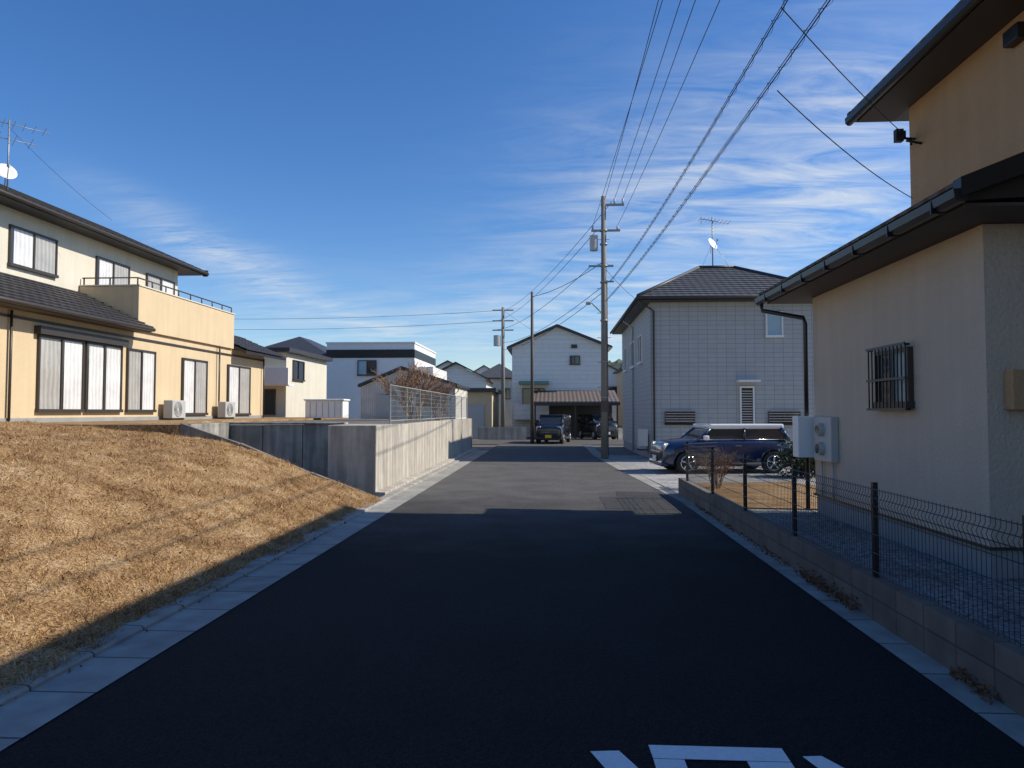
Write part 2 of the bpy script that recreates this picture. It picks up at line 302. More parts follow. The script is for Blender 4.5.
# ------------------------------------------------------------------ LEFT HOUSE
h=empty('two_storey_house')
G=1.4
box('lower_wall',-21,-12.25,11,29.5,G,4.10,M['yellow'],h)
box('foundation',-21,-12.22,11,29.53,G-.1,1.56,M['found'],h)
box('upper_wall',-21,-14,11,25.7,4.105,6.98,M['cream'],h)
prism('upper_roof_slab',[(-13.4,7.06),(-17.5,8.85),(-21.6,7.06),(-21.6,6.98),(-13.4,6.98)],'y',10,26.6,M['brownblk'],h)
roof_rows('upper_roof_tiles',(-13.32,9.95,7.1),(-13.32,26.65,7.1),(-17.5,26.65,8.93),(-17.5,9.95,8.93),14,M['tile_x'],h)
tube('upper_gutter',[(-13.30,10,7.03),(-13.30,26.6,7.03)],.06,M['frame'],h)
boxes('verge',[(-13.5,-13.32,26.6,26.68,6.95,7.18)],M['brownblk'],h)
prism('lower_roof_slab',[(-11.75,4.12),(-14,5.12),(-14,5.02),(-12.2,4.06),(-11.75,4.04)],'y',11,20.12,M['brownblk'],h)
roof_rows('lower_roof_tiles',(-11.68,11,4.16),(-11.68,20.14,4.16),(-14,20.14,5.26),(-14,11,5.26),9,M['tile_x'],h,.04)
tube('lower_gutter',[(-11.64,11,4.10),(-11.64,20.1,4.10)],.06,M['frame'],h)
box('soffit',-12.2,-11.7,11,20.1,4.03,4.055,M['soffit'],h)
box('balcony_front',-12.35,-12.15,20.16,26.45,4.11,5.42,M['yellow'],h,.01)
box('balcony_side',-13.99,-12.36,20.18,20.33,4.11,5.42,M['yellow'],h,.01)
box('balcony_side_far',-13.99,-12.36,26.3,26.44,4.11,5.42,M['yellow'],h)
box('balcony_floor',-13.99,-12.36,20.35,26.28,4.15,4.4,M['yellow'],h)
box('balcony_coping',-12.38,-12.12,20.13,26.48,5.424,5.46,M['cream'],h)
box('balcony_coping_side',-13.99,-12.39,20.15,20.36,5.424,5.46,M['cream'],h)
tubes('balcony_rail',[[(-13.95,20.25,5.68),(-12.25,20.25,5.68),(-12.25,26.4,5.68)]]+[[(-12.25,y,5.45),(-12.25,y,5.68)] for y in np.arange(20.25,26.5,.77)]+[[(x,20.25,5.45),(x,20.25,5.68)] for x in (-13.9,-13.1)],.022,M['frame'],h)
prism('annex_roof',[(-11.7,4.05),(-13.8,4.95),(-13.8,4.85),(-11.7,3.95)],'y',26.5,30.6,M['brownblk'],h)
roof_rows('annex_tiles',(-11.66,26.5,4.09),(-11.66,30.65,4.09),(-13.8,30.65,5.03),(-13.8,26.5,5.03),8,M['tile_x'],h)
box('annex_wall',-19,-13.8,25.75,29.5,4.105,4.9,M['yellow'],h)
window(h,'x',-12.25,1,16.2,17.85,1.72,3.55,2,gm=('curt_g','curt'),name='win_a')
window(h,'x',-12.25,1,17.93,19.5,1.72,3.55,2,gm=('curt','curt'),name='win_b')
box('shutter_box',-12.25,-12.08,16.1,19.6,3.56,3.75,M['frame'],h)
window(h,'x',-12.25,1,19.75,21.2,1.72,3.55,2,gm=('curt_g','curt'),name='win_c')
window(h,'x',-12.25,1,22.8,24.5,1.62,3.5,2,gm=('curt','curt_g'),name='win_d')
window(h,'x',-12.25,1,26.1,28.1,1.6,3.5,2,gm=('curt','curt_g'),name='win_e')
window(h,'x',-12.25,1,13.0,14.4,2.3,3.5,2,gm=('curt',),name='win_f')
window(h,'x',-14,1,17.4,19.15,5.5,6.55,2,gm=('curt','curt_g'),name='win_g')
window(h,'x',-14,1,20.9,22.6,4.7,6.5,2,gm=('curt','curt_g'),name='win_h')
window(h,'x',-14,1,23.6,25.4,5.4,6.5,2,gm=('curt_g','curt'),name='win_i')
tubes('downpipes',[[(-12.18,15.3,4.0),(-12.18,15.3,1.45)],[(-12.15,25.3,4.1),(-12.15,25.3,1.45)],[(-12.15,29.3,3.95),(-12.15,29.3,1.45)]],.03,M['frame'],h)
box('ledge_band',-12.25,-12.21,11,29.5,3.84,3.9,M['frame'],h)
def ac(name,x,y,z,face='x'):
    r=empty(name)
    box('casing',x-.3,x,y,y+.8,z+.05,z+.62,M['grey'],r,.02); boxes('feet',[(x-.3,x,y+.1,y+.16,z,z+.05),(x-.3,x,y+.64,y+.7,z,z+.05)],M['black'],r)
    tubes('fan_grille',[[(x+.012,y+.32+.22*R*math.cos(a),z+.33+.22*R*math.sin(a)) for a in np.linspace(0,6.283,20)] for R in (1,.7,.4)],.007,M['black'],r,4)
    return r
ac('air_conditioner_unit',-11.8,21.5,1.45); ac('air_conditioner_unit',-11.75,25.0,1.45)
a=empty('tv_antenna'); 
tube('mast',[(-13.9,17.2,7.2),(-13.9,17.2,9.2)],.02,M['steel'],a)
tubes('boom',[[(-14.3,16.8,9.1),(-13.3,17.9,9.1)],[(-14.3,16.8,8.7),(-13.5,17.7,8.7)]],.010,M['steel'],a)
tubes('elements',[[(-14.3+t-.25,16.8+1.1*t+.25,z),(-14.3+t+.25,16.8+1.1*t-.25,z)] for t in np.linspace(0,.9,7) for z in (9.1,)]+[[(-14.3+t-.35,16.8+1.1*t+.35,8.7),(-14.3+t+.35,16.8+1.1*t-.35,8.7)] for t in np.linspace(0,.7,4)],.006,M['steel'],a,4)
def dish(name,c,R,d):
    r=empty(name); d=Vector(d).normalized(); u=d.cross(Vector((0,0,1))).normalized(); v=u.cross(d); c=Vector(c); V=[tuple(c-d*R*.3)];F=[]
    for j,rr in enumerate((.35,.7,1)):
        for k in range(20):
            a=k*math.pi/10; V.append(tuple(c-d*R*.3*(1-rr*rr)+(u*math.cos(a)+v*math.sin(a))*R*rr))
    for k in range(20): F.append((0,1+k,1+(k+1)%20))
    for j in range(2):
        for k in range(20): F.append((1+j*20+k,1+(j+1)*20+k,1+(j+1)*20+(k+1)%20,1+j*20+(k+1)%20))
    o=mesh('reflector',V,F,M['white'],r,True); m=o.modifiers.new('s','SOLIDIFY'); m.thickness=.01
    tubes('arm',[[tuple(c-v*R*.9),tuple(c+d*R*.9)],[tuple(c-d*R*.3),tuple(c-d*R*.4-Vector((0,0,R*1.3)))]],.012,M['steel'],r)
    box('receiver',*[q for e in zip(c+d*R*.9-Vector((.03,.03,.03)),c+d*R*.9+Vector((.03,.03,.03))) for q in e],M['grey'],r)
dish('satellite_dish',(-13.7,16.9,7.75),.24,(.8,-.6,.5))
# ------------------------------------------------------------------ RIGHT HOUSE
h=empty('stucco_house')
YE=13.0
box('lower_wall',4.4,6.0-.002,7.45,12.2,.335,3.62,M['stucco_r'],h)
box('lower_foundation',4.42,5.99,7.47,12.18,-.05,.33,M['found'],h)
box('drip_flashing',4.37,5.99,7.42,12.23,.315,.345,M['frame'],h)
box('main_wall',6.0,13,-9,12.1,.335,6.95,M['stucco_r2'],h)
box('main_lower_cladding',5.97,5.999,-9,7.44,.34,3.9,M['stucco_r'],h)
box('main_foundation',6.02,13,-9,12.08,-.05,.33,M['found'],h)
prism('lower_roof_slab',[(3.80,3.66),(3.80,3.78),(6.05,4.66),(6.05,4.40),(4.6,3.70)],'y',6.74,YE-.1,M['brownblk'],h)
box('lower_soffit',3.84,4.40,6.8,YE-.15,3.625,3.655,M['soffit'],h)
box('lower_soffit_near',4.40,6.0,6.8,7.44,3.625,3.655,M['soffit'],h)
box('lower_soffit_far',4.40,6.0,12.21,YE-.15,3.625,3.655,M['soffit'],h)
roof_rows('lower_roof_tiles',(3.74,6.70,3.80),(3.74,YE-.05,3.80),(6.05,YE-.05,4.71),(6.05,6.70,4.71),9,M['tile_x'],h,.035)
prism('verge_near',[(3.72,3.66),(3.72,3.84),(6.05,4.76),(6.05,4.50)],'y',6.60,6.735,M['black'],h)
prism('verge_far',[(3.72,3.66),(3.72,3.84),(6.05,4.76),(6.05,4.50)],'y',YE-.095,YE,M['black'],h)
prism('lower_gutter',[(3.66,3.74),(3.67,3.66),(3.71,3.62),(3.77,3.62),(3.795,3.66),(3.795,3.74)],'y',6.62,YE,M['black'],h)
boxes('gutter_brackets',[(3.657,3.798,y,y+.022,3.61,3.745) for y in np.arange(7.0,12.9,.9)],M['black'],h)
prism('upper_roof_slab',[(5.36,6.83),(5.36,6.97),(9.5,8.6),(13.6,6.97),(13.6,6.83)],'y',-9.5,12.72,M['brownblk'],h)
box('upper_soffit',5.38,5.999,-9.4,12.65,6.80,6.826,M['soffit'],h)
roof_rows('upper_roof_tiles',(5.3,-9.5,6.99),(5.3,12.76,6.99),(9.5,12.76,8.66),(9.5,-9.5,8.66),14,M['tile_x'],h,.035)
prism('upper_verge',[(5.28,6.83),(5.28,7.03),(9.5,8.7),(9.5,8.45)],'y',12.725,12.82,M['black'],h)
prism('upper_gutter',[(5.23,6.93),(5.24,6.84),(5.28,6.80),(5.33,6.80),(5.355,6.84),(5.355,6.93)],'y',-9.5,12.8,M['black'],h)
window(h,'x',4.4,-1,8.90,9.80,1.78,2.50,2,fm='frame',gm=('glass_l','glass'),name='bath_window')
boxes('window_grille',[(4.27,4.285,y,y+.018,1.72,2.54) for y in np.linspace(8.84,9.84,11)]+[(4.255,4.27,8.82,9.88,z,z+.03) for z in (1.72,2.1,2.52)]+[(4.285,4.33,y,y+.03,z,z+.03) for y in (8.84,9.82) for z in (1.72,2.51)],M['black'],h)
box('meter_cabinet',4.06,4.398,12.0,12.28,.95,1.63,M['white'],h,.012)
box('meter_board',4.28,4.398,11.2,11.92,.92,1.62,M['grey'],h,.012)
for z in (1.42,1.12):
    V,F=tube_data([(4.28,11.55,z),(4.20,11.55,z)],.105,20); mesh('meter_dial',V,F,M['grey'],h); V,F=tube_data([(4.20,11.55,z),(4.192,11.55,z)],.08,20); mesh('meter_glass',V,F,M['glass'],h)
tubes('conduit',[[(4.36,11.8,.9),(4.36,11.8,.35)],[(4.36,11.35,.9),(4.36,11.35,.35)]],.016,M['grey'],h)
tube('downpipe',[(3.72,12.8,3.62),(3.74,12.8,3.5),(4.28,12.3,3.30),(4.30,12.28,3.2),(4.30,12.28,.05)],.038,M['black'],h)
box('wall_box',4.56,4.92,7.3,7.448,1.72,2.12,M['stucco_r2'],h,.01)
box('vent_hood',5.86,5.998,9.1,9.4,6.42,6.62,M['black'],h,.01)
tubes('insulator_bracket',[[(5.99,11.9,6.2),(5.75,11.85,6.2)],[(5.8,11.85,6.2),(5.8,11.85,6.32)],[(5.9,11.85,6.2),(5.9,11.85,6.08)],[(5.99,11.7,6.05),(5.75,11.7,6.1)]],.02,M['black'],h)
# ------------------------------------------------------------------ low wall + black mesh fence
w=empty('block_wall')
box('blocks',2.6,2.72,-2,14.9,-.05,.345,M['block'],w,.006)
w=empty('wire_fence')
py=[2.3,4.15,6.05,8.0,10.0,12.0,14.2]
boxes('posts',[(2.635,2.675,y-.02,y+.02,.34,1.12) for y in py],M['black'],w)
zs=[.40,.55,.70,.85,.93,1.0,1.07]
V=[];F=[]
for z in zs: tube_data([(2.625 if z<.95 else 2.615,1.0,z),(2.625 if z<.95 else 2.615,14.25,z)],.0038,4,V,F)
for y in np.arange(1.0,14.25,.05): tube_data([(2.628,y,.38),(2.628,y,.90),(2.60,y,.97),(2.628,y,1.03),(2.628,y,1.08)],.0024,4,V,F)
for z in zs: tube_data([(2.66,14.25,z),(3.4,14.9,z)],.0038,4,V,F)
mesh('mesh_panel',V,F,M['black'],w)
# ------------------------------------------------------------------ GREY HOUSE
h=empty('grey_tiled_house')
box('walls',3.5,10.0,25.5,35.6,.3,5.62,M['siding'],h)
box('foundation',3.53,9.97,25.53,35.5,-.05,.298,M['found'],h)
E=5.74
box('eave_slab',3.05,10.42,25.03,36.07,5.622,5.735,M['brownblk'],h)
rl=(5.95,28.9,7.5); rr=(7.35,28.9,7.5)
roof_rows('roof_front',(3.02,25.0,E),(10.45,25.0,E),rr,rl,14,M['tile_g'],h,.03)
roof_rows('roof_left',(3.02,36.1,E),(3.02,25.0,E),rl,rl,14,M['tile_g'],h,.03)
mesh('roof_back_right',[(10.45,25,E),(10.45,36.1,E),rr,rl,(3.02,36.1,E)],[(0,1,2),(1,4,3,2)],M['tile_g'],h)
tubes('ridge_caps',[[(3.02,25,E+.04),(rl[0],rl[1],rl[2]+.04)],[(rl[0],rl[1],rl[2]+.05),(rr[0],rr[1],rr[2]+.05)],[(10.45,25,E+.04),(rr[0],rr[1],rr[2]+.04)]],.07,M['tile_dark'],h)
tubes('gutter',[[(2.98,36.1,E-.04),(2.98,24.96,E-.04),(10.48,24.96,E-.04)]],.06,M['frame'],h)
tubes('downpipe',[[(3.1,25.1,5.6),(3.62,25.44,5.3),(3.62,25.44,.05)]],.035,M['frame'],h)
tubes('downpipe_side',[[(3.05,30.5,5.6),(3.44,30.5,5.3),(3.44,30.5,.05)]],.04,M['grey'],h)
window(h,'y',25.5,-1,7.55,8.15,4.36,5.25,1,fm='white',gm=('glass_l',),name='win_upper')
window(h,'y',25.5,-1,6.62,7.12,1.15,2.6,1,fm='white',gm=('glass',),name='win_slit')
boxes('slit_blinds',[(6.68,7.06,25.46,25.475,z,z+.03) for z in np.arange(1.25,2.5,.09)],M['grey'],h)
box('door_hood',6.5,7.25,25.1,25.49,2.75,2.82,M['white'],h)
for k,(a,b) in enumerate([(4.0,5.05),(7.6,8.7)]):
    window(h,'y',25.5,-1,a,b,1.27,1.72,2,fm='frame',gm=('glass',),name='win_low_%d'%k)
    boxes('grille_%d'%k,[(a,b,25.40,25.42,z,z+.025) for z in np.arange(1.27,1.75,.09)],M['grey'],h)
for y in (27.5,30,33): 
    window(h,'x',3.5,-1,y,y+1.3,3.6,4.7,2,fm='white',gm=('glass',),name='win_side_%d'%int(y))
ac('air_conditioner_unit',3.45,26.0,.3)
box('meter_box',3.02,3.36,25.2,25.45,.5,1.1,M['grey'],h,.01)
a=empty('tv_antenna'); bx,by,bz=6.5,28.9,7.5
tube('mast',[(bx,by,bz),(bx,by,bz+2.1)],.025,M['steel'],a)
tubes('boom',[[(bx-.5,by-.1,bz+2.0),(bx+.7,by+.1,bz+1.85)]],.015,M['steel'],a)
tubes('elements',[[(bx-.5+t,by-.35,bz+2.0-.125*t),(bx-.5+t,by+.35,bz+2.0-.125*t)] for t in np.linspace(0,1.15,9)]+[[(bx-.45,by,bz+1.8),(bx-.45,by,bz+2.2)]],.009,M['steel'],a,4)
tubes('stays',[[(bx,by,bz+1.1),(bx-.55,by-.5,bz-.1)],[(bx,by,bz+1.1),(bx+.55,by-.5,bz-.1)]],.008,M['steel'],a,4)
dish('satellite_dish',(bx-.05,by-.25,bz+.95),.26,(.7,-.7,.5))
# ------------------------------------------------------------------ CARS
def make_car(name,loc,yaw,st,cab,wheels,W,paint,roofm,plate=None,rt=.06):
    r=empty(name)
    V=[];F=[]
    for (x,zb,zs,w) in st:
        h_=zs-zb
        ring=[(0,zb),(w*.88,zb),(w*.97,zb+.10*h_),(w,zb+.35*h_),(w*.995,zb+.62*h_),(w*.955,zb+.88*h_),(w*.84,zs),(0,zs+.035)]
        full=ring+[(-a,b) for a,b in ring[-2:0:-1]]
        for a,b in full: V.append((x,a,b))
    S=len(full)
    for i in range(len(st)-1):
        for k in range(S): F.append((i*S+k,i*S+(k+1)%S,(i+1)*S+(k+1)%S,(i+1)*S+k))
    F.append(tuple(range(S))[::-1]); F.append(tuple((len(st)-1)*S+k for k in range(S)))
    body=mesh('body',V,F,M[paint],r,True)
    bm=bmesh.new(); bm.from_mesh(body.data); bmesh.ops.recalc_face_normals(bm,faces=bm.faces); bm.to_mesh(body.data); bm.free()
    m=body.modifiers.new('s','SUBSURF'); m.levels=2; m.render_levels=2
    wr=wheels[2]
    cutters=[]
    for wx in wheels[:2]:
        Vc,Fc=tube_data([(wx,-W,wr*.98),(wx,W,wr*.98)],wr*1.17,28); c=mesh('cut',Vc,Fc)
        bm=bmesh.new(); bm.from_mesh(c.data); bmesh.ops.recalc_face_normals(bm,faces=bm.faces); bm.to_mesh(c.data); bm.free()
        mb=body.modifiers.new('c','BOOLEAN'); mb.object=c; mb.operation='DIFFERENCE'; mb.solver='EXACT'; cutters.append(c)
    bpy.context.view_layer.update()
    dg=bpy.context.evaluated_depsgraph_get(); me2=bpy.data.meshes.new_from_object(body.evaluated_get(dg)); body.modifiers.clear(); body.data=me2
    for c in cutters: bpy.data.objects.remove(c)
    box('underbody',st[1][0]+.15,st[-2][0]-.15,-W*.55,W*.55,.2,.55,M['rubber'],r)
    (bx0,bx1,bw,bz,tx0,tx1,tw,tz)=cab
    Vb=[(bx0,-bw*.93,bz),(bx1,-bw*.93,bz),(bx1,bw*.93,bz),(bx0,bw*.93,bz),(tx0,-tw,tz),(tx1,-tw,tz),(tx1,tw,tz),(tx0,tw,tz)]
    c=mesh('glasshouse',Vb,BF,M['glass'],r); mm=c.modifiers.new('b','BEVEL'); mm.width=.05; mm.segments=3
    rf=box('roof',tx0-.07,tx1+.09,-tw-.05,tw+.05,tz-.03,tz+rt,M[roofm],r); mm=rf.modifiers.new('b','BEVEL'); mm.width=.045; mm.segments=3
    for s in (-1,1):
        q=bw*.93*s; p=tw*s; e=.012*s
        tube('pillar_a',[(bx0,q+e,bz),(tx0,p+e,tz)],.035,M[paint],r); tube('pillar_c',[(bx1,q+e,bz),(tx1,p+e,tz)],.055,M[paint],r)
        mx_=(bx0+bx1)*.52; tube('pillar_b',[(mx_,q+e,bz),(mx_+.02,p+e,tz)],.035,M['cblack'],r)
        tube('beltline',[(bx0,q+e*1.5,bz+.01),(bx1,q+e*1.5,bz+.01)],.014,M['chrome'],r)
        box('mirror',bx0+.12,bx0+.26,s*(bw+.02),s*(bw+.17),bz+.0,bz+.13,M[roofm],r,.03)
        tube('door_gap',[(mx_,s*W*1.0,.32),(mx_,s*(W*.955),bz-.08)],.006,M['rubber'],r,4)
        box('door_handle',mx_-.28,mx_-.12,s*(W-.02),s*(W+.012),bz-.17,bz-.14,M['chrome'],r,.008)
        tube('sill_trim',[(wheels[0]+wr*1.2,s*W*.985,.27),(wheels[1]-wr*1.2,s*W*.985,.27)],.05,M['rubber'],r)
        for wx in wheels[:2]:
            Vw,Fw=tube_data([(wx,s*(W-.20),wr),(wx,s*(W-.015),wr)],wr,28); tw_=mesh('tyre',Vw,Fw,M['rubber'],r); b_=tw_.modifiers.new('b','BEVEL'); b_.width=.03; b_.segments=3; b_.limit_method='ANGLE'
            Vw,Fw=tube_data([(wx,s*(W-.02),wr),(wx,s*(W-.010),wr)],wr*.66,24); mesh('rim_dish',Vw,Fw,M['black'],r)
            sp=[]
            for k in range(5):
                a=k*2*math.pi/5+.3; sp.append([(wx,s*(W-.004),wr),(wx+wr*.62*math.cos(a),s*(W-.004),wr+wr*.62*math.sin(a))])
            tubes('spokes',sp,.028,M['chrome'],r); tubes('rim',[[(wx+wr*.64*math.cos(t),s*(W-.006),wr+wr*.64*math.sin(t)) for t in np.linspace(0,6.283,28)]],.018,M['chrome'],r)
    fx=st[0][0]
    for s in (-1,1):
        c_=Vector((fx+.14,s*st[1][3]*.80,st[1][2]-.06)); Vl,Fl=tube_data([tuple(c_+Vector((.1,0,0))),tuple(c_-Vector((.09,0,-.02)))],.115,20); mesh('headlamp',Vl,Fl,M['lamp'],r,False)
        tubes('headlamp_ring',[[(c_.x-.085,c_.y+.118*math.cos(t),c_.z+.02+.118*math.sin(t)) for t in np.linspace(0,6.283,22)]],.014,M['chrome'],r)
        box('tail_lamp',st[-1][0]-.09,st[-1][0]+.0,s*(st[-2][3]*.80)-.06,s*(st[-2][3]*.80)+.06,.62,.85,M['red'],r,.02)
    box('grille',fx-.015,fx+.12,-.42,.42,.42,.58,M['black'],r,.03); box('grille_bar',fx-.03,fx+.1,-.45,.45,.585,.61,M['chrome'],r,.008)
    box('front_bumper',fx-.03,fx+.2,-W*.8,W*.8,.20,.36,M[paint],r,.05)
    box('number_plate',fx-.055,fx-.035,-.17,.17,.33,.49,M[plate or 'white'],r)
    r.location=loc; r.rotation_euler=(0,0,yaw)
    return r
mini=[(-1.88,.32,.66,.58),(-1.84,.24,.78,.72),(-1.68,.2,.88,.80),(-1.25,.2,.93,.84),(-.8,.2,.955,.845),(0,.2,.965,.85),(.9,.2,.965,.85),(1.4,.21,.96,.84),(1.74,.25,.92,.79),(1.83,.32,.84,.70)]
make_car('parked_car',(4.80,20.6,.0),math.radians(7),mini,(-.92,1.66,.80,.93,-.50,1.44,.68,1.26),(-1.22,1.18,.31),.85,'blue','cwhite',rt=.11)
kei=[(-1.68,.28,.78,.62),(-1.66,.22,.88,.70),(-1.55,.2,.95,.73),(-1.1,.2,1.02,.74),(-.7,.2,1.04,.74),(0,.2,1.04,.74),(.9,.2,1.04,.74),(1.3,.2,1.04,.74),(1.62,.24,1.02,.72),(1.68,.3,.95,.66)]
make_car('parked_minicar',(.10,39.3,0),math.radians(80),kei,(-1.22,1.62,.70,1.0,-.72,1.52,.60,1.50),(-1.15,1.15,.29),.74,'cblack','cblack',plate='plate')
make_car('parked_minicar',(2.85,45.2,0),math.radians(108),kei,(-1.22,1.62,.70,1.0,-.72,1.52,.60,1.50),(-1.15,1.15,.29),.74,'cblack','cblack',plate='white')
# ------------------------------------------------------------------ DISTANT BUILDINGS
def gable_house(name,x0,x1,y0,y1,z0,ze,xr,zr,wallm,roofm,over=.4,wins=()):
    h=empty(name)
    prism('walls',[(x0,z0),(x1,z0),(x1,ze),(xr,zr),(x0,ze)],'y',y0,y1,M[wallm],h)
    sl=(zr-ze)/(xr-x0); sr=(zr-ze)/(x1-xr)
    prism('roof',[(x0-over,ze-over*sl+.03),(xr,zr+.03),(x1+over,ze-over*sr+.03),(x1+over,ze-over*sr+.16),(xr,zr+.17),(x0-over,ze-over*sl+.16)],'y',y0-over,y1+over,M[roofm],h)
    for i,(a,b,c,d) in enumerate(wins): window(h,'y',y0,-1,a,b,c,d,2,fm='frame',gm=('glass',),name='win_%d'%i)
    return h
def hip_house(name,x0,x1,y0,y1,z0,ze,zr,wallm,roofm,over=.5,wins=()):
    h=empty(name); box('walls',x0,x1,y0,y1,z0,ze,M[wallm],h)
    a,b,c,d=x0-over,x1+over,y0-over,y1+over; cx=(a+b)/2; k=min(b-a,d-c)/2
    if (b-a)>(d-c): p,q=(a+k,(c+d)/2,zr),(b-k,(c+d)/2,zr)
    else: p,q=(cx,c+k,zr),(cx,d-k,zr)
    e=ze+.12
    box('eave',a+.02,b-.02,c+.02,d-.02,ze+.002,e-.003,M['brownblk'],h)
    if (b-a)>(d-c): F=[(0,1,5,4),(1,2,5),(2,3,4,5),(3,0,4)]
    else: F=[(0,1,4),(1,2,5,4),(2,3,5),(3,0,4,5)]
    mesh('roof',[(a,c,e),(b,c,e),(b,d,e),(a,d,e),p,q],F,M[roofm],h)
    for i,(a,b,c,d) in enumerate(wins): window(h,'y',y0,-1,a,b,c,d,2,fm='frame',gm=('glass',),name='win_%d'%i)
    return h
hh=gable_house('white_gable_house',-2.7,3.7,48,58,0,6.1,.35,7.45,'offwhite','tile_dark',.35,((1.2,1.9,4.9,5.5),))
box('vent',1.3,1.7,47.93,47.99,6.0,6.25,M['frame'],hh)
box('awning',-2.2,-.2,47.0,47.98,3.55,3.75,M['green'],hh); window(hh,'y',48,-1,-2.0,-.5,1.9,3.3,2,gm=('glass',),name='bay')
boxes('balcony',[(-2.5,-.2,46.9,47.0,1.2,2.2),(-2.5,-.2,47.01,47.98,1.15,1.25)],M['offwhite'],hh)
c=empty('carport')
prism('roof',[(44.2,2.35),(47.95,3.15),(47.95,3.05),(44.2,2.25)],'x',-1.2,4.2,M['brown'],c)
boxes('posts',[(x,x+.1,44.4,44.5,0,2.3) for x in (-1.1,1.4,4.0)],M['frame'],c)
box('dark_shutter',-1.1,4.0,47.8,47.96,0,2.9,M['frame'],c)
boxes('beam',[(-1.2,4.2,44.2,44.26,2.1,2.26)],M['frame'],c)
h=empty('modern_house')
box('walls',-14.2,-8.6,44,52,1.2,6.0,M['white'],h); box('black_band',-14.22,-8.58,43.96,52.02,5.1,5.62,M['black'],h); box('coping',-14.25,-8.55,43.93,52.05,6.002,6.1,M['white'],h)
window(h,'y',43.96,-1,-12.2,-11.0,4.0,4.95,2,gm=('glass_l','glass'),fm='frame',name='win'); box('low_wing',-8.57,-7.6,45,51,1.2,4.6,M['offwhite'],h)
hip_house('tiled_roof_house',-20.5,-14.9,46,54,1.2,5.2,7.0,'cream','tile_dark',.6,((-19,-17.5,3.6,4.8),))
h=empty('balcony_house'); box('walls',-15.6,-12.9,33.8,40,1.3,4.6,M['cream'],h); box('roof',-15.8,-12.6,33.4,40.2,4.602,4.8,M['tile_dark'],h)
boxes('balcony',[(-15.2,-12.5,33.0,33.1,3.0,3.8),(-15.2,-12.5,33.1,33.79,2.95,3.05)],M['white'],h); window(h,'y',33.8,-1,-15.0,-13.4,1.6,2.8,2,name='w0'); window(h,'x',-12.9,1,34.6,36.2,3.3,4.3,2,name='w1',gm=('glass',))
hh=gable_house('shed',-9.05,-4.55,33.2,38,1.2,2.9,-7.1,3.7,'corr','tile_dark',.12,((-6.3,-5.6,2.0,2.6),))
box('door',-8.3,-7.4,33.15,33.19,1.4,2.6,M['grey'],hh)
s=empty('storage_locker'); box('casing',-9.9,-8.35,28,28.8,1.45,2.15,M['white'],s,.03); box('lid',-9.95,-8.3,27.95,28.85,2.152,2.22,M['white'],s,.02); boxes('ribs',[(x,x+.02,27.985,27.998,1.5,2.1) for x in np.arange(-9.7,-8.4,.25)],M['grey'],s)
h=empty('yellow_garage'); box('walls',-6.8,-3.9,46,52,0,3.0,M['yellow'],h); box('roof',-7.1,-3.6,45.6,52.4,3.002,3.25,M['tile_dark'],h); box('shutter',-6.2,-4.4,45.95,45.99,0,2.2,M['grey'],h)
box('low_concrete_wall',-4.6,-1.6,43.9,44.1,0,.75,M['conc'])
cols=['offwhite','cream','white','yellow','offwhite','siding']; k=0
for (x,y,wd,hh_,) in [(-9.5,70,6,5.5),(-6.5,85,5,6.5),(-14,95,8,7.5),(-20,78,8,6),(-11.5,120,8,8.5),(-4.5,110,6,7),(-26,110,9,8),(-30,70,8,6.5),(6,90,8,7),(12,80,8,7.5),(20,70,9,7),(15,120,9,8),(-38,90,10,8),(-18,150,9,9),(-8,160,8,9.5),(2,75,6,6)]:
    if k%2: hip_house('distant_house',x-wd/2,x+wd/2,y,y+8,0,hh_*.72+1,hh_+1.2,cols[k%6],['tile_dark','tile_g','brown'][k%3],.5,((x-wd*.3,x-wd*.05,hh_*.5,hh_*.7),(x+wd*.1,x+wd*.3,hh_*.5,hh_*.7)))
    else: gable_house('distant_house',x-wd/2,x+wd/2,y,y+8,0,hh_*.72+1,x,hh_+1,cols[k%6],['tile_dark','tile_g','brown'][k%3],.5,((x-wd*.3,x-wd*.05,hh_*.5,hh_*.7),(x+wd*.1,x+wd*.3,hh_*.5,hh_*.7)))
    k+=1
V=[];F=[];nx=420;ny=16
for j in range(ny):
    for i in range(nx):
        x=-700+1400*i/(nx-1); y=380+260*j/(ny-1); t=math.sin(math.pi*min(1,j/(ny-1)*1.0)*.5)
        hgt=30+9*math.sin(x*.013+1)+6*math.sin(x*.031)+3*math.sin(x*.11+j)+random.uniform(-2,2)
        V.append((x,y,hgt*t-1))
for j in range(ny-1):
    for i in range(nx-1): F.append((j*nx+i,j*nx+i+1,(j+1)*nx+i+1,(j+1)*nx+i))
mesh('hills',V,F,M['hill'])
# ------------------------------------------------------------------ shrubs
def shrub(name,c,R,H,n,r=.005,mat_='twig',dep=3):
    V=[];F=[]
    def br(p,d,l,rad,dep):
        q=p+d*l; mid=p+d*l*.5+Vector([random.uniform(-1,1)*l*.08 for _ in range(3)])
        tube_data([p,mid,q],rad,4,V,F,r2=rad*.65)
        if dep>0:
            for _ in range(3):
                nd=(d+Vector((random.uniform(-.8,.8),random.uniform(-.8,.8),random.uniform(-.3,.6)))).normalized(); br(p+d*l*random.uniform(.5,1),nd,l*random.uniform(.5,.75),rad*.65,dep-1)
    for _ in range(n):
        a=random.uniform(0,6.28); d=Vector((math.cos(a)*R/H*random.uniform(.1,.9),math.sin(a)*R/H*random.uniform(.1,.9),1)).normalized()
        br(Vector(c)+Vector((math.cos(a),math.sin(a),0))*R*.15,d,H*.45,r*2.2,dep)
    return mesh(name,V,F,M[mat_])
shrub('bare_shrub',(3.55,15.7,.03),.55,1.0,16,.005)
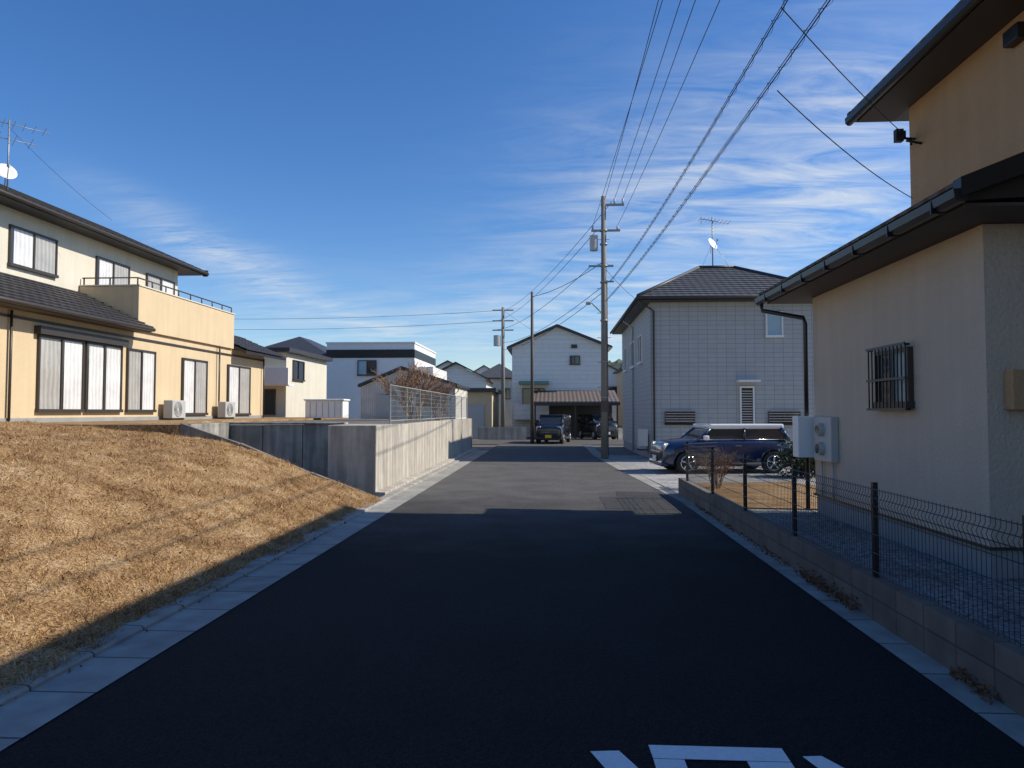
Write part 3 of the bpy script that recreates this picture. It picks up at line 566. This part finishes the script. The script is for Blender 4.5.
shrub('bare_tree',(-5.2,26.5,1.35),1.3,2.3,12,.018,dep=4)
shrub('bare_tree',(-4.5,28.2,1.35),.8,1.7,9,.015,dep=4)
V=[];F=[]
for _ in range(2600):
    a,b,c_=rng.normal(0,1,3); s=.06
    x,y,z=6.5+.45*a*.6,18.9+.4*b*.6,.45+.28*c_*.8
    if z<.02: continue
    u=Vector(rng.normal(0,1,3)).normalized()*s; v=Vector(rng.normal(0,1,3)).normalized()*s*.6; k=len(V); p=Vector((x,y,z)); V+=[tuple(p-u),tuple(p+v),tuple(p+u),tuple(p-v)]; F.append((k,k+1,k+2,k+3))
M['leaf']=mat('evergreen_leaf',(.04,.06,.03),.7,.4,9)
mesh('evergreen_bush',V,F,M['leaf'])
def litter(name,segs,surf=None):
    V=[];F=[]
    for (x0,x1,y0,y1,n,hh) in segs:
        for _ in range(n):
            x_,y_=random.uniform(x0,x1),random.uniform(y0,y1)
            p=Vector((x_,y_,(hz(x_,y_)+.02 if surf else .02)+abs(random.gauss(0,1))*hh)); s=.010+random.random()*.014
            u=Vector(rng.normal(0,1,3)).normalized()*s; v=Vector(rng.normal(0,1,3)).normalized()*s*.7; k=len(V); V+=[tuple(p-u),tuple(p+v),tuple(p+u),tuple(p-v)]; F.append((k,k+1,k+2,k+3))
    mesh(name,V,F,M['deadleaf'])
litter('fallen_leaves',[(2.5,2.62,6.2,7.6,520,.05),(2.52,2.62,4.3,4.8,160,.03),(2.52,2.62,8,13,300,.02),(-3.3,-3.1,3,13,160,.01)])
litter('fallen_leaves',[(-9,-3.3,2.5,13.3,1300,.008)],True)
# ------------------------------------------------------------------ POLES & WIRES
p=empty('utility_pole'); X,Y=1.9,25.9
tube('shaft',[(X,Y,-.1),(X,Y,9.6)],.135,M['polec'],p,16,r2=.085)
boxes('crossarms',[(X-.1,X+.75,Y-.04,Y+.04,9.25,9.32),(X-.45,X+.6,Y-.04,Y+.04,8.3,8.37),(X-.55,X+.35,Y-.04,Y+.04,7.0,7.06),(X-.1,X+.35,Y-.2,Y-.14,6.4,6.45)],M['steel'],p)
V,F=tube_data([(X-.36,Y,7.6),(X-.36,Y,8.15)],.15,16); mesh('transformer',V,F,M['grey'],p)
tubes('insulators',[[(x,Y,9.33),(x,Y,9.50)] for x in (X+.05,X+.4,X+.7)]+[[(x,Y,8.38),(x,Y,8.5)] for x in (X-.4,X+.5)],.035,M['grey'],p,8)
tubes('bands',[[(X,Y,z),(X,Y,z+.05)] for z in (2.2,3.5,5.0,6.4,7.0,7.8,8.3)],.14,M['steel'],p,16)
tubes('steps',[[(X-.25,Y,z),(X+.25,Y,z)] for z in np.arange(2.6,8.6,.9)],.010,M['steel'],p,5)
tubes('riser_cable',[[(X+.13,Y,.1),(X+.11,Y-.03,6.5)]],.018,M['wire'],p)
box('sign_band',X-.14,X+.14,Y-.16,Y-.14,1.7,2.1,M['poleb'],p)
tube('lamp_arm',[(X-.1,Y-.1,5.3),(X-.5,Y-.6,5.6),(X-.6,Y-.75,5.58)],.022,M['steel'],p); box('lamp_head',X-.70,X-.52,Y-1.05,Y-.7,5.49,5.57,M['grey'],p,.03)
p=empty('steel_pole'); tube('shaft',[(-1.06,38,-.1),(-1.06,38,8.15)],.105,M['poleb'],p,14,r2=.07)
p=empty('utility_pole'); X3,Y3=-4.15,60
tube('shaft',[(X3,Y3,0),(X3,Y3,10.6)],.19,M['polec'],p,12,r2=.12)
boxes('crossarms',[(X3-.9,X3+.9,Y3-.05,Y3+.05,z,z+.1) for z in (10.3,9.4,8.6)],M['steel'],p)
V,F=tube_data([(X3-.5,Y3,7.3),(X3-.5,Y3,8.2)],.3,12); mesh('transformer',V,F,M['grey'],p)
p=empty('utility_pole'); tube('shaft',[(2.5,-11,0),(2.5,-11,10)],.18,M['polec'],p,12,r2=.12)
p=empty('utility_pole'); tube('shaft',[(-42,64,0),(-42,64,11)],.2,M['polec'],p,12,r2=.14)
def cat(a,b,sag,n=28):
    a=Vector(a);b=Vector(b); return [tuple(a.lerp(b,t)-Vector((0,0,sag*4*t*(1-t)))) for t in np.linspace(0,1,n)]
W_=empty('overhead_wires')
tubes('high_lines',[cat((1.95,25.9,9.5),(1.95,-11,9.9),.5),cat((2.3,25.9,9.5),(2.45,-11,9.9),.5),cat((2.6,25.9,9.5),(2.62,-11,9.8),.5)],.008,M['wire'],W_,5)
tubes('mid_lines',[cat((2.4,25.9,8.5),(2.9,-11,8.6),.5),cat((1.5,25.9,8.5),(2.3,-11,9.0),.3)],.007,M['wire'],W_,5)
def spiral(a,b,sag,R,pitch):
    out=[]; tot=(Vector(a)-Vector(b)).length; N_=int(tot/pitch*8)
    for i in range(N_+1):
        t=i/N_; p=Vector(a).lerp(Vector(b),t)-Vector((0,0,sag*4*t*(1-t))); an=2*math.pi*i/8
        out.append((p.x+R*math.cos(an),p.y,p.z-R*.8+R*math.sin(an)))
    return out
c1=((2.1,25.8,6.45),(2.7,-11,6.9),.75); c2=((1.95,25.8,5.75),(3.0,-11,6.2),.55)
for i,(a,b,s) in enumerate((c1,c2)):
    tubes('messenger_%d'%i,[cat(a,b,s,40)],.005,M['wire'],W_,6)
    tubes('telecom_cable_%d'%i,[[(q[0],q[1],q[2]-.04) for q in cat(a,b,s,40)]],.007,M['wire'],W_,6)
    tubes('spiral_hanger_%d'%i,[spiral(a,b,s,.034,.36)],.0028,M['wire'],W_,4)
tubes('service_drops',[cat((2.40,7.4,5.92),(5.8,11.85,6.25),.05),cat((2.6,8.2,5.4),(5.9,11.85,5.2),.1),cat((1.9,25.9,7.0),(3.6,25.45,5.3),.15)],.007,M['wire'],W_,5)
box('cable_clamp',5.62,5.74,11.75,11.85,6.12,6.32,M['wire'],W_)
L1=[]
for z,dx,z2 in ((9.4,.3,10.4),(8.3,-.3,9.5),(7.0,-.5,8.7),(6.4,.1,7.6),(6.1,0,7.0)):
    L1.append(cat((1.9+dx,25.9,z),(X3+dx,Y3,z2),.5))
L1+= [cat((X3,Y3,10.35),(-42,64,10.7),.5),cat((X3,Y3,9.45),(-42,64,9.7),.5),cat((X3,Y3,10.35),(4,110,11),.5),cat((-1.06,38,7.9),(1.9,25.9,7.2),.2)]
tubes('far_lines',L1,.014,M['wire'],W_,4)
tubes('aerial_lead',[cat((-13.9,17.2,9.0),(-12.6,19.5,7.2),.1)],.005,M['wire'],W_,4)
# ------------------------------------------------------------------ LIGHT & SKY
S=Vector((1,.10,.785)).normalized(); el=math.asin(S.z); az=math.atan2(S.x,S.y)
sd=bpy.data.lights.new('sun','SUN'); sd.energy=5.0; sd.angle=math.radians(.5); sd.color=(1,.93,.82)
so=link(bpy.data.objects.new('sun',sd)); so.rotation_euler=S.to_track_quat('Z','Y').to_euler()
wd=bpy.data.worlds.new('World'); SC.world=wd; wd.use_nodes=True; nt=wd.node_tree; N=nt.nodes
bg=N['Background']; bg.inputs['Strength'].default_value=.145
sky=N.new('ShaderNodeTexSky'); sky.sky_type='NISHITA'; sky.sun_disc=False; sky.sun_elevation=el; sky.sun_rotation=az; sky.air_density=1.0; sky.dust_density=.3; sky.ozone_density=2.5
tc=N.new('ShaderNodeTexCoord'); sp=N.new('ShaderNodeSeparateXYZ'); L(nt,tc.outputs['Generated'],sp.inputs[0])
def mth(op,a,b=None,c=None):
    n=N.new('ShaderNodeMath'); n.operation=op
    for i,v in enumerate((a,b,c)):
        if v is None: continue
        if isinstance(v,(int,float)): n.inputs[i].default_value=v
        else: L(nt,v,n.inputs[i])
    return n.outputs[0]
x,y,z=sp.outputs; ay=mth('MAXIMUM',mth('ABSOLUTE',y),.05)
A=mth('DIVIDE',x,ay); Bq=mth('DIVIDE',z,ay)
def gauss(ca,sa,cb,sb,slope=0):
    da=mth('SUBTRACT',A,ca); db=mth('SUBTRACT',mth('SUBTRACT',Bq,cb),mth('MULTIPLY',da,slope))
    e=mth('ADD',mth('POWER',mth('ABSOLUTE',mth('DIVIDE',da,sa)),2.),mth('POWER',mth('ABSOLUTE',mth('DIVIDE',db,sb)),2.))
    return mth('EXPONENT',mth('MULTIPLY',e,-1.))
mask=mth('ADD',mth('ADD',mth('MULTIPLY',gauss(.29,.28,.31,.19,.3),1.15),mth('MULTIPLY',gauss(-.44,.20,.205,.035,-.5),.85)),mth('MULTIPLY',gauss(0,.5,.12,.06),.6))
zz_=mth('ADD',mth('MAXIMUM',z,0.),.12); px=mth('DIVIDE',x,zz_); py_=mth('DIVIDE',y,zz_)
cb=N.new('ShaderNodeCombineXYZ'); L(nt,px,cb.inputs[0]); L(nt,py_,cb.inputs[1])
mp=N.new('ShaderNodeMapping'); mp.inputs['Rotation'].default_value=(0,0,math.radians(-38)); mp.inputs['Scale'].default_value=(1.2,4.2,1); L(nt,cb.outputs[0],mp.inputs[0])
n1=N.new('ShaderNodeTexNoise'); n1.inputs['Scale'].default_value=1.6; n1.inputs['Detail'].default_value=13; n1.inputs['Roughness'].default_value=.66; n1.inputs['Distortion'].default_value=.9; L(nt,mp.outputs[0],n1.inputs['Vector'])
n2=N.new('ShaderNodeTexNoise'); n2.inputs['Scale'].default_value=1.3; n2.inputs['Detail'].default_value=5; L(nt,cb.outputs[0],n2.inputs['Vector'])
mr=N.new('ShaderNodeMapRange'); mr.inputs['From Min'].default_value=.36; mr.inputs['From Max'].default_value=.76; L(nt,n1.outputs['Fac'],mr.inputs['Value'])
mr2=N.new('ShaderNodeMapRange'); mr2.inputs['From Min'].default_value=.32; mr2.inputs['From Max'].default_value=.58; L(nt,n2.outputs['Fac'],mr2.inputs['Value'])
cl=mth('MULTIPLY',mth('MULTIPLY',mask,mr.outputs[0]),mth('ADD',mth('MULTIPLY',mr2.outputs[0],.7),.3)); cl=mth('MINIMUM',mth('MULTIPLY',cl,1.15),.85)
hs=N.new('ShaderNodeHueSaturation'); hs.inputs['Saturation'].default_value=1.27; hs.inputs['Hue'].default_value=.506; L(nt,sky.outputs[0],hs.inputs['Color'])
tn=N.new('ShaderNodeMixRGB'); tn.blend_type='MULTIPLY'; tn.inputs[0].default_value=1; L(nt,hs.outputs[0],tn.inputs[1]); tn.inputs[2].default_value=(.86,.93,1.02,1)
mix=N.new('ShaderNodeMixRGB'); L(nt,cl,mix.inputs[0]); L(nt,tn.outputs[0],mix.inputs[1]); mix.inputs[2].default_value=(5.2,5.55,5.9,1); L(nt,mix.outputs[0],bg.inputs['Color'])
SC.view_settings.view_transform='Standard'; SC.view_settings.look='None'; SC.view_settings.exposure=0
# ------------------------------------------------------------------ CAMERA
cd=bpy.data.cameras.new('camera'); cd.lens=36*710/1024; cd.sensor_width=36; cd.clip_end=3000; cd.clip_start=.05
co=link(bpy.data.objects.new('camera',cd)); co.location=(0,0,1.7)
yaw=math.atan(40/710); pit=math.atan(28/math.hypot(710,40))
co.rotation_euler=(math.pi/2+pit,0,yaw); SC.camera=co
